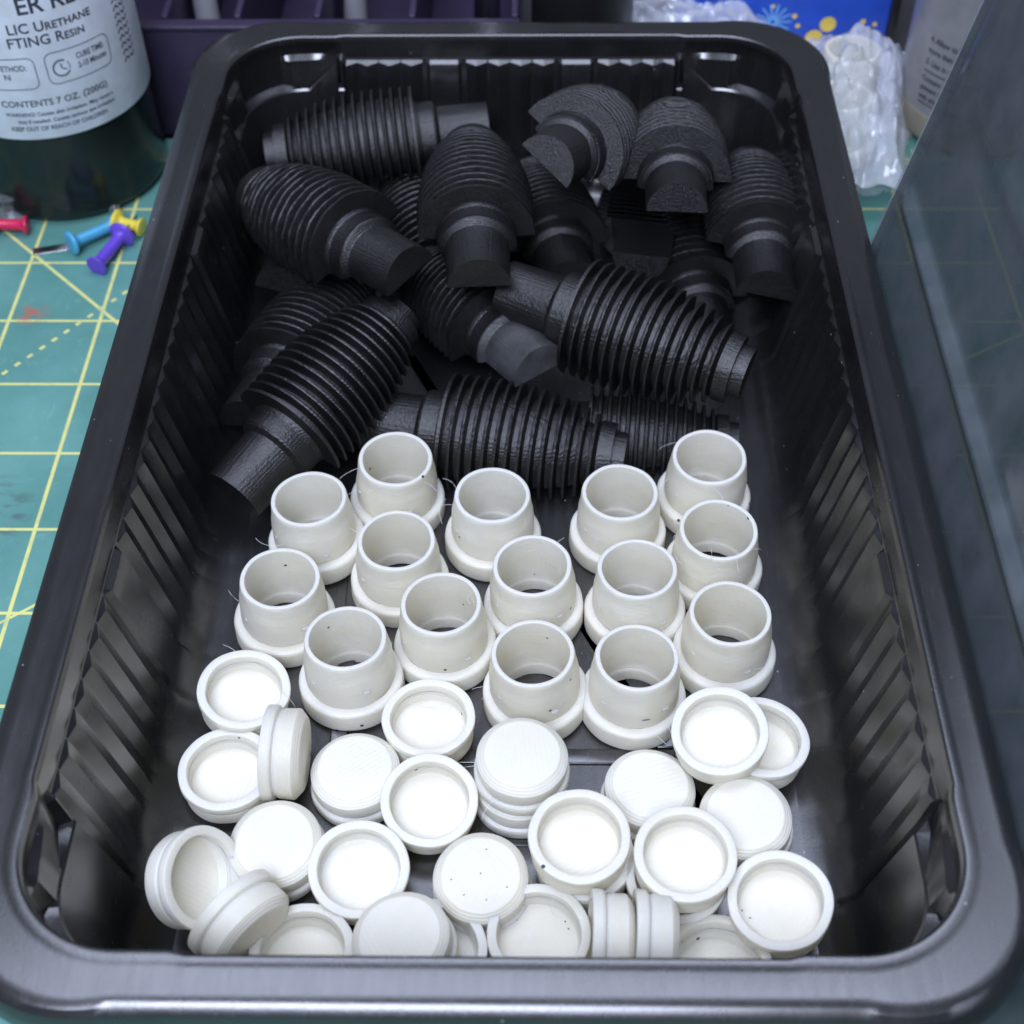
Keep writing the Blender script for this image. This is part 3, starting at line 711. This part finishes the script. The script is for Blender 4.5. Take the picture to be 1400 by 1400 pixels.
link('jar_body', lathe('jar_body', rounded([(0, 0), (1.5, 0), (1.58, .15), (1.58, 4.4), (1.45, 4.6), (0, 4.6)], .08), 64), M['rubber'], jar)
link('jar_cap', lathe('jar_cap', rounded([(0, 4.62), (1.35, 4.62), (1.35, 5.6), (0, 5.6)], .08), 64), M['rubber'], jar)

# ------------------------------------------------------------------ things at the upper right
bb = thing('gift_box', 'blue box printed with yellow dots and light starbursts behind the tray', 'box', (9, 46, 0))
def bp(name, me, m_): 
    o = link(name, me, M[m_]); o.parent = bb; o.matrix_parent_inverse = Matrix.Translation(bb.location).inverted(); return o
bp('carton', box(4.6, 11.75, 43.6, 47.5, 0, 2.9, .08), 'blue')
bp('edge_strip', box(11.75, 12.05, 43.57, 47.5, 0, 2.9, .05), 'rubber')
DOTS = [(9.75, 1.05, .27), (9.35, .55, .30), (9.9, .25, .22), (7.0, 1.45, .09), (6.45, 1.5, .08), (8.6, 1.35, .09), (7.85, 1.7, .07), (7.3, 1.0, .08), (8.75, 1.0, .08), (10.9, 1.15, .09), (11.15, .8, .09), (10.65, .9, .08), (11.3, 1.05, .08), (10.95, .6, .08)]
def disc(x, z, r, m_, name='printed_dot'):
    me = lathe(name, [(0, 0), (r, 0)], 24, sharp=-1); o = link(name, me, M[m_]); o.parent = bb; o.matrix_parent_inverse = Matrix.Translation(bb.location).inverted()
    o.location = Vector((x, 43.585, z))*S; o.rotation_euler = (R(90), 0, 0); return o
for x, z, r in DOTS: disc(x, z, r, 'yellowink')
for k in range(14):
    a = 2*math.pi*k/14; cx, cz = 7.9, 1.15; r0, r1 = .08, .62
    d = Vector((math.cos(a), 0, math.sin(a))); n_ = Vector((-math.sin(a), 0, math.cos(a)))*.025; c0 = Vector((cx, 43.58, cz))
    V = [c0+d*r0-n_, c0+d*r1-n_, c0+d*r1+n_, c0+d*r0+n_]
    o = link('printed_ray', mesh('printed_ray', V, [(0, 1, 2, 3)], -60), M['skyink']); o.parent = bb; o.matrix_parent_inverse = Matrix.Translation(bb.location).inverted()
paper = link('paper_pad', box(3.2, 13.2, 38.75, 43.5, -.15, .1, .05), M['card']); tag(paper, 'white paper pad lying behind the right rear corner of the tray', 'paper')
# crumpled clear bag holding two small white pieces
def bag_mesh(nx, ny, sx, sy, h, seed):
    V, F = [], []
    for layer in (1, -1):
        b0 = len(V)
        for i in range(nx+1):
            for j in range(ny+1):
                u, v = i/nx*2-1, j/ny*2-1
                e = (1-u**4)*(1-v**4)
                f = abs(noise.noise(Vector((u*2.1+seed, v*2.3, layer))))*1.2+.5*abs(noise.noise(Vector((u*5+seed, v*5, layer*2))))
                z = h*(.5+layer*.5*e)+layer*e*(f-.35)*.9
                x = u*sx+.25*noise.noise(Vector((v*3, u*3, seed+3))); y = v*sy+.3*noise.noise(Vector((u*3, v*3, seed+7)))
                V.append((x, y, max(.03, z)))
        for i in range(nx):
            for j in range(ny):
                a = b0+i*(ny+1)+j; q = (a, a+ny+1, a+ny+2, a+1); F.append(q if layer == 1 else q[::-1])
    return mesh('film', V, F, -30)
bag = thing('plastic_bag', 'crumpled clear plastic bag between the tray and the grey bottle', 'bag', (9.9, 38.3, 0)); bag.rotation_euler = (0, 0, R(-8))
link('film', bag_mesh(46, 60, 1.45, 4.0, 2.4, 1.3), M['bag'], bag)
bag2 = thing('plastic_bag', 'clear plastic bag bunched up behind the rear rim beside the black jar', 'bag', (4.7, 42.0, .12)); bag2.rotation_euler = (0, 0, R(80))
link('film', bag_mesh(40, 50, 1.8, 3.0, 2.2, 6.1), M['bag'], bag2)
for (x, y, lab) in [(9.25, 37.6, 'white sleeve inside the clear bag, nearer the tray'), (9.9, 40.2, 'white sleeve inside the clear bag, farther from the tray')]:
    t = thing('sleeve', lab, 'sleeve', (x, y, .12), 'white sleeves inside the clear bag')
    link('collar', collar_m[0], M['white'], t); link('barrel', sleeve_m[0], M['white'], t)
b2 = thing('small_bottle', 'grey translucent bottle with small printed instructions behind the clear lid', 'bottle', (13.9, 39.6, 0))
link('bottle_body', lathe('bottle_body', rounded([(0, .02), (2.2, .02), (2.42, .3), (2.45, 1.2), (2.45, 9), (2, 9.8), (0, 9.9)], .12), 96), M['smoke'], b2)
link('residue_band', lathe('residue_band', rounded([(2.43, .3), (2.46, .35), (2.462, 1.1), (2.44, 1.15)], .01), 96), M['tan'], b2)
TR2 = 2.47
for s_, z_, sz in [('4. Allow to sit no', 3.45, .26), ('more than 5 min', 3.1, .26), ('5. Use in well', 2.72, .26), ('Contains resin', 2.2, .24), ('prevent contact', 1.9, .24), ('with skin', 1.6, .24)]:
    bend_text(s_, sz, -152, z_, TR2, b2, 0, 0, K, align='LEFT', width=.85)
bend_poly([(0.05*k, 0) for k in range(40)], -152, 2.52, TR2, b2, K, .02, 'printed_line', False)
bend_poly([(0.05*k, 0) for k in range(40)], -152, 1.48, TR2, b2, K, .02, 'printed_line', False)
